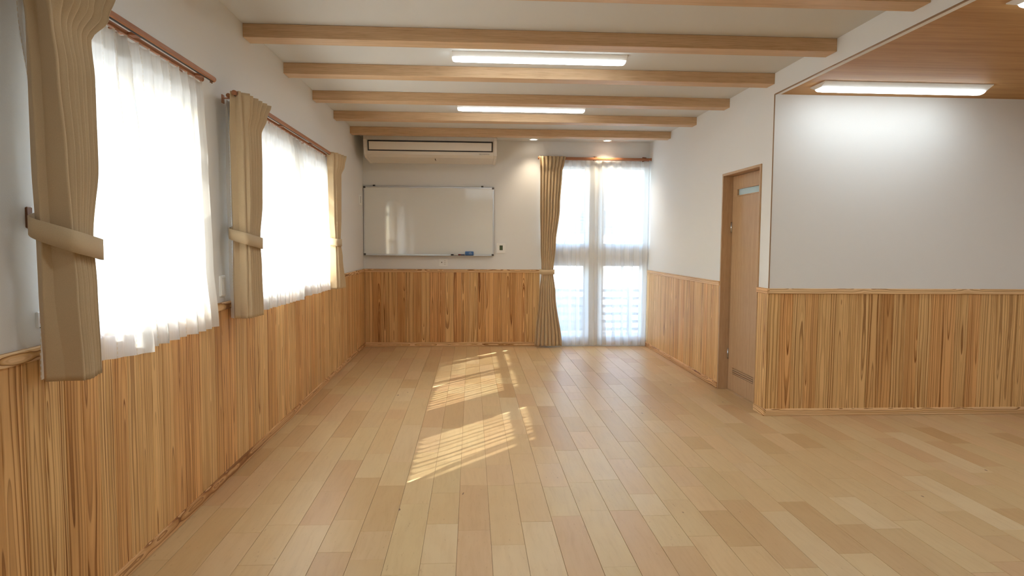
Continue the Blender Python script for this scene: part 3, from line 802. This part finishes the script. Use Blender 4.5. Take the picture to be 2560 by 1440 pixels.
sheer_panel([(2.214, [(-1.40, 3.985), (XS, 4.7), (XS, 5.50)], 0.010), (2.10, [(-1.40, 3.985), (XS, 4.7), (-1.36, 5.50)], 0.022), (1.8, [(-1.405, 4.00), (XS, 4.7), (-1.348, 5.52)], 0.029),
             (1.3, [(-1.41, 4.03), (-1.385, 4.7), (-1.348, 5.46)], 0.025), (0.950, [(-1.41, 4.06), (-1.38, 4.72), (-1.345, 5.40)], 0.027)], 15,
            'white sheer curtain at the second left window, panel beside the tied drape', 23, nu=280)
sheer_panel([(2.214, [(XS-0.012, 5.30), (XS, 5.9), (XS, 6.66)], 0.010), (2.10, [(XS-0.028, 5.30), (XS, 5.9), (XS, 6.66)], 0.022), (1.8, [(XS-0.040, 5.28), (XS, 5.9), (XS, 6.66)], 0.029),
             (1.3, [(-1.42, 5.36), (-1.38, 5.98), (-1.375, 6.72)], 0.025), (0.950, [(-1.42, 5.42), (-1.375, 6.06), (-1.36, 6.82)], 0.027)], 14,
            'white sheer curtain at the second left window, panel towards the whiteboard', 24, nu=300)
YS = YB - 0.042
sheer_panel([(2.526, [(0.93, YS), (1.35, YS), (1.772, YS)], 0.006), (2.43, [(0.93, YS), (1.35, YS), (1.772, YS)], 0.010), (1.8, [(0.93, YS), (1.35, YS), (1.772, YS)], 0.020),
             (0.9, [(0.94, YS), (1.35, YS), (1.775, YS)], 0.020), (0.022, [(0.95, YS), (1.36, YS), (1.785, YS)], 0.022)], 7,
            'long white sheer curtain of the far window, panel beside the beige drape', 25, nv=90, hem=0.11, head=0.09)
sheer_panel([(2.526, [(1.752, YS-0.012), (2.1, YS), (2.402, YS)], 0.006), (2.43, [(1.752, YS-0.012), (2.1, YS), (2.402, YS)], 0.010), (1.8, [(1.755, YS-0.012), (2.1, YS), (2.400, YS)], 0.020),
             (0.9, [(1.765, YS-0.012), (2.1, YS), (2.395, YS)], 0.020), (0.022, [(1.79, YS-0.012), (2.1, YS), (2.388, YS)], 0.022)], 5,
            'long white sheer curtain of the far window, panel against the right wall', 26, nv=90, hem=0.11, head=0.09)

# ------------------------------------------------------------------ air conditioner under the ceiling
ac = empty('air_conditioner', (-0.5, 8.8, ZC), 'cream ceiling-hung air conditioner above the whiteboard', 'air conditioner')
AX0, AX1 = -1.321, 0.307
prof = [(8.47, ZC-0.002), (8.43, 2.70), (8.425, 2.66), (8.447, 2.565), (8.482, 2.490), (8.54, 2.462), (8.75, 2.450), (8.98, 2.438), (9.06, 2.452), (9.13, 2.50), (9.15, 2.58), (9.15, ZC-0.002)]
MB().prism(prof, 0, AX0+0.035, AX1-0.035).build('body', ACP, ac)
side = [(8.475, ZC-0.004), (8.425, 2.70), (8.42, 2.66), (8.443, 2.56), (8.479, 2.485), (8.538, 2.457), (8.75, 2.445), (8.98, 2.433), (9.065, 2.447), (9.135, 2.497), (9.155, 2.58), (9.155, ZC-0.004)]
for a, b in ((AX0, AX0+0.034), (AX1-0.034, AX1)): MB().prism(side, 0, a, b).build('side_panel', ACP, ac)
# outlet: black surround on the sloping front, flap in it
def slab_on(p0, p1, x0, x1, d0, d1):
    v = Vector((0, p1[0]-p0[0], p1[1]-p0[1])).normalized(); n = Vector((0, -v.z, v.y))
    if n.y > 0: n = -n
    P = []
    for x in (x0, x1):
        for (p, d) in ((p0, d0), (p1, d0), (p1, d1), (p0, d1)):
            P.append((x, p[0]+n.y*d, p[1]+n.z*d))
    return P, [(0, 1, 2, 3), (7, 6, 5, 4), (0, 4, 5, 1), (1, 5, 6, 2), (2, 6, 7, 3), (3, 7, 4, 0)]
A_, B_ = (8.4255, 2.652), (8.4415, 2.545)
AF = ((8.4255, 2.652), (8.455, 2.528))
vs, fs = slab_on(AF[0], AF[1], AX0+0.050, AX1-0.050, 0.001, 0.012); MB().add(vs, fs).build('outlet_surround', BLACK, ac)
f0 = (8.4255+0.0295*0.12, 2.652-0.124*0.12); f1 = (8.4255+0.0295*0.88, 2.652-0.124*0.88)
vs, fs = slab_on(f0, f1, AX0+0.066, AX1-0.066, 0.010, 0.020); MB().add(vs, fs).build('outlet_flap', ACP, ac)
lg = MB()
for (a, b, h) in ((0.0, 0.03, 0.014), (0.036, 0.05, 0.008), (0.052, 0.066, 0.010), (0.068, 0.082, 0.008), (0.084, 0.098, 0.008), (0.10, 0.112, 0.008), (0.114, 0.126, 0.008)):
    lg.box((0.09+a, 8.468-0.004, 2.502-h/2), (0.09+b, 8.482, 2.502+h/2))
lg.build('logo', LOGOM, ac)
MB().box((-0.462, 8.60, 2.444), (-0.456, 8.72, 2.458), 0.001).build('filter_catch', BLACK, ac)

# ------------------------------------------------------------------ whiteboard and what is on its ledge
wb = empty('whiteboard', (-0.57, YB, 1.69), 'wide whiteboard in a thin aluminium frame on the far wall', 'whiteboard')
WX0, WX1, WZ0, WZ1 = -1.436, 0.2965, 1.236, 2.150
t = NT('whiteboard_enamel')
co = t.node('ShaderNodeNewGeometry').outputs['Position']
p = t.xyz(co)
t.bump(t.noise(t.comb(t.math('MULTIPLY', p[0], 14), 0.0, t.math('MULTIPLY', p[2], 9)), 1.0, 3), 0.05, 0.004)
WBM = t.base((0.80, 0.80, 0.765), 0.06, 0.8)
MB().box((WX0+0.004, YB-0.030, WZ0+0.004), (WX1-0.004, YB-0.012, WZ1-0.004)).build('panel', WBM, wb)
for lo, hi, nm in (((WX0, YB-0.034, WZ1-0.016), (WX1, YB-0.010, WZ1), 'frame'), ((WX0, YB-0.034, WZ0), (WX1, YB-0.010, WZ0+0.018), 'frame'),
                   ((WX0, YB-0.034, WZ0+0.018), (WX0+0.014, YB-0.010, WZ1-0.016), 'frame'), ((WX1-0.014, YB-0.034, WZ0+0.018), (WX1, YB-0.010, WZ1-0.016), 'frame')):
    MB().box(lo, hi, 0.002).build(nm, ALU, wb)
for x in (WX0, WX1-0.026):
    for z in (WZ0-0.001, WZ1-0.025): MB().box((x-0.001, YB-0.037, z), (x+0.027, YB-0.009, z+0.026), 0.004).build('corner', DKPL, wb)
for x in (-1.30, 0.14): MB().prism([(YB-0.03, WZ1), (YB-0.002, WZ1), (YB-0.002, WZ1+0.022), (YB-0.012, WZ1+0.022)], 0, x-0.014, x+0.014).build('hanger', DKPL, wb)
MB().box((WX0+0.03, YB-0.085, WZ0-0.004), (WX1-0.03, YB-0.034, WZ0+0.001), 0.001).build('ledge', ALU, wb)
LZ = WZ0+0.0015; LY = YB-0.058
BLUE = NT('blue_eraser'); gco = BLUE.node('ShaderNodeTexCoord').outputs['Object']
BLUEM = BLUE.base(BLUE.mix(BLUE.noise(gco, 40, 2), (0.05, 0.14, 0.36), (0.08, 0.20, 0.46)), 0.6)
er_ = empty('whiteboard_eraser', (-0.03, LY, LZ), 'blue whiteboard eraser on the board ledge', 'eraser')
MB().box((-0.088, LY-0.02, LZ+0.004), (0.026, LY+0.012, LZ+0.056), 0.006).build('body', BLUEM, er_)
MB().box((-0.084, LY+0.011, LZ+0.0005), (0.022, LY+0.020, LZ+0.052), 0.002).build('felt', plain('grey_felt', (0.25, 0.25, 0.27), 0.95), er_)
pr = MB()
for k in range(4):
    a0, a1 = math.radians(20+k*4), math.radians(80+k*4)
    R0 = 0.04+0.008*k
    pts = [(-0.055+R0*math.sin(a0+(a1-a0)*j/6), LY-0.0205, LZ-0.005+R0*math.cos(a0+(a1-a0)*j/6)) for j in range(7)]
    pts = [q for q in pts if LZ+0.01 < q[2] < LZ+0.05]
    if len(pts) > 1: pr.tube(pts, 0.0012, 6)
pr.build('print', plain('pale_print', (0.55, 0.68, 0.78), 0.6), er_)
def marker(x0, x1, bodym, capm, label, z=LZ, tip=None):
    e = empty('marker', ((x0+x1)/2, LY, z), label, 'marker', 'markers on the board ledge')
    r = 0.0095; xm = x0+(x1-x0)*0.38
    MB().tube([(xm, LY, z+r), (x1-0.004, LY, z+r), (x1, LY, z+r)], [r, r, r*0.75], 14).build('barrel', bodym, e, True)
    MB().tube([(x0, LY, z+r), (x0+0.004, LY, z+r), (xm+0.002, LY, z+r), (xm+0.003, LY, z+r)], [r*0.8, r*1.06, r*1.08, r*0.9], 14).build('cap', capm, e, True)
    if tip: MB().tube([(x1-0.014, LY, z+r), (x1-0.001, LY, z+r)], r*1.05, 14).build('end_plug', tip, e, True)
marker(-0.278, -0.188, plain('marker_white', (0.66, 0.63, 0.56), 0.4), plain('marker_black', (0.03, 0.02, 0.02), 0.5), 'white marker with a black cap, lying apart left of the eraser')
marker(-0.180, -0.094, plain('marker_grey', (0.12, 0.13, 0.17), 0.4), plain('marker_red', (0.16, 0.02, 0.015), 0.5), 'dark marker with a red cap, touching the blue eraser')

# ------------------------------------------------------------------ small wall fittings
def fitting(name, ax, face, sgn, u0, u1, z0, z1, d, label, cat, mat=WHITEP, group=None):
    e = empty(name, ((face, (u0+u1)/2, (z0+z1)/2) if ax == 0 else ((u0+u1)/2, face, (z0+z1)/2)), label, cat, group)
    def bx(nm, ua, ub, za, zb, da, db, m, ch=0.0):
        lo = [0, 0, za]; hi = [0, 0, zb]; q = sorted((face+sgn*da, face+sgn*db)); lo[ax], hi[ax] = q; lo[1-ax], hi[1-ax] = ua, ub
        return MB().box(lo, hi, ch).build(nm, m, e)
    bx('plate', u0, u1, z0, z1, 0.0, d, mat, 0.003)
    return e, bx
e, bx = fitting('thermostat', 1, YB, -1, 0.336, 0.455, 1.272, 1.402, 0.022, 'square white thermostat with a green screen beside the whiteboard', 'thermostat')
bx('screen', 0.376, 0.419, 1.312, 1.376, 0.022, 0.0235, plain('lcd_green', (0.085, 0.105, 0.05), 0.25), 0.0)
bx('screen_rim', 0.368, 0.427, 1.304, 1.384, 0.0215, 0.0225, WHITEP)
bx('button', 0.385, 0.411, 1.284, 1.294, 0.022, 0.024, WHITEP)
e, bx = fitting('wall_outlet', 1, YB, -1, -0.436, -0.324, 1.083, 1.199, 0.008, 'white wall outlet plate with sockets below the whiteboard', 'outlet')
MB().tube([(-0.402, YB-0.007, 1.143), (-0.402, YB-0.015, 1.143)], 0.0075, 12).build('aerial_socket', DKPL, e)
for k, zz in enumerate((1.166, 1.143, 1.119)):
    for uu in (-0.366, -0.354): bx('slot', uu-0.0022, uu+0.0022, zz-0.006, zz+0.006, 0.0078, 0.0088, GREYM)
e, bx = fitting('wall_switch', 0, XL, 1, 8.80, 8.98, 1.885, 2.02, 0.012, 'small white control plate with a dark slot left of the whiteboard', 'switch')
bx('rocker', 8.825, 8.955, 1.91, 1.995, 0.012, 0.016, WHITEP)
bx('slot', 8.840, 8.853, 1.91, 1.995, 0.0158, 0.0175, BLACK)
e, bx = fitting('wall_switch', 0, XL, 1, 3.955, 4.03, 1.085, 1.205, 0.010, 'white blank plate between the nearest sheer curtain and second drape', 'switch')
bx('cover', 3.962, 4.023, 1.092, 1.198, 0.010, 0.013, WHITEP, 0.002)
e, bx = fitting('wall_socket', 0, XL, 1, 2.318, 2.40, 1.11, 1.165, 0.010, 'white wall socket with a red button beside the nearest drape', 'socket')
bx('button', 2.327, 2.342, 1.124, 1.142, 0.010, 0.014, plain('red_button', (0.35, 0.01, 0.012), 0.4), 0.002)
bx('slot', 2.324, 2.356, 1.1105, 1.1135, 0.010, 0.0115, BLACK)
e, bx = fitting('wall_socket', 0, XL, 1, 2.345, 2.43, 1.058, 1.098, 0.010, 'plain white socket plate under the red-button socket', 'socket')
bx('cover', 2.352, 2.42, 1.063, 1.093, 0.010, 0.012, WHITEP)

# ------------------------------------------------------------------ outside, seen pale through the voile
gr = MB().box((-30, -12, -0.42), (XL-TH-0.02, 40, -0.30)); gr.box((XL-TH-0.02, YB+TH+0.02, -0.42), (40, 40, -0.30))
struct(gr.build('ground', plain('pale_concrete', (0.38, 0.37, 0.36), 0.9, 0.2, 0, 0.2)))
FEN = plain('fence_aluminium', (0.10, 0.12, 0.14), 0.5)
fe = empty('fence', (1.6, 11.0, -0.3), 'low horizontal rail fence outside the far window', 'fence')
for k in range(6): MB().box((-0.4, 10.98, -0.02+k*0.128), (4.4, 11.02, 0.025+k*0.128), 0.003).build('rail', FEN, fe)
for x in (-0.3, 1.15, 2.6, 4.2): MB().box((x-0.025, 11.021, -0.3), (x+0.025, 11.07, 0.70), 0.003).build('post', FEN, fe)
HW = plain('house_render', (0.80, 0.80, 0.79), 0.9); HL = plain('house_louvre', (0.045, 0.06, 0.08), 0.6); HR = plain('roof_tile', (0.05, 0.06, 0.075), 0.7)
ho = empty('neighbour_house', (4, 18.5, -0.3), 'pale neighbouring house with louvred balcony beyond the far window', 'house')
MB().box((-3, 18.4, -0.3), (9, 24, 2.9)).build('wall', HW, ho)
for k in range(7): MB().box((-2.8, 18.30, 1.72+k*0.085), (8.8, 18.38, 1.775+k*0.085)).build('louvre', HL, ho)
MB().box((-2.9, 18.381, 1.68), (8.9, 18.399, 2.33)).build('balcony_back', HL, ho)
MB().prism([(4.6, 2.60), (9.6, 4.7), (14, 2.9), (14, 2.75), (9.6, 4.5), (4.6, 2.45)], 1, 17.6, 24.5).build('roof', HR, ho)
MB().prism([(5.2, 2.5), (9.6, 4.4), (13.5, 2.8)], 1, 18.2, 23.9).build('gable', HW, ho)
ca = empty('parked_car', (0.9, 13.6, -0.3), 'parked car half hidden behind the long beige drape', 'car')
CB = plain('car_paint', (0.10, 0.12, 0.14), 0.3, 0.5); CG = plain('car_glass', (0.06, 0.08, 0.09), 0.1, 0.5); CT = plain('car_tyre', (0.03, 0.03, 0.03), 0.8)
bd = [(-2.2, -0.05), (-2.2, 0.42), (-1.9, 0.55), (1.4, 0.55), (2.1, 0.38), (2.25, 0.18), (2.25, -0.05)]
MB().prism(bd, 1, 12.8, 14.5).build('body', CB, ca)
MB().prism([(-1.8, 0.55), (-1.45, 1.12), (0.15, 1.14), (1.05, 0.55)], 1, 12.92, 14.38).build('cabin', CG, ca)
MB().prism([(-1.5, 1.10), (-1.4, 1.17), (0.10, 1.19), (0.25, 1.11)], 1, 12.90, 14.40).build('roof', CB, ca)
for x in (-1.35, 1.35):
    for y in (12.86, 14.26): MB().tube([(x, y, 0.0), (x, y+0.18, 0.0)], 0.30, 20).build('wheel', CT, ca, True)
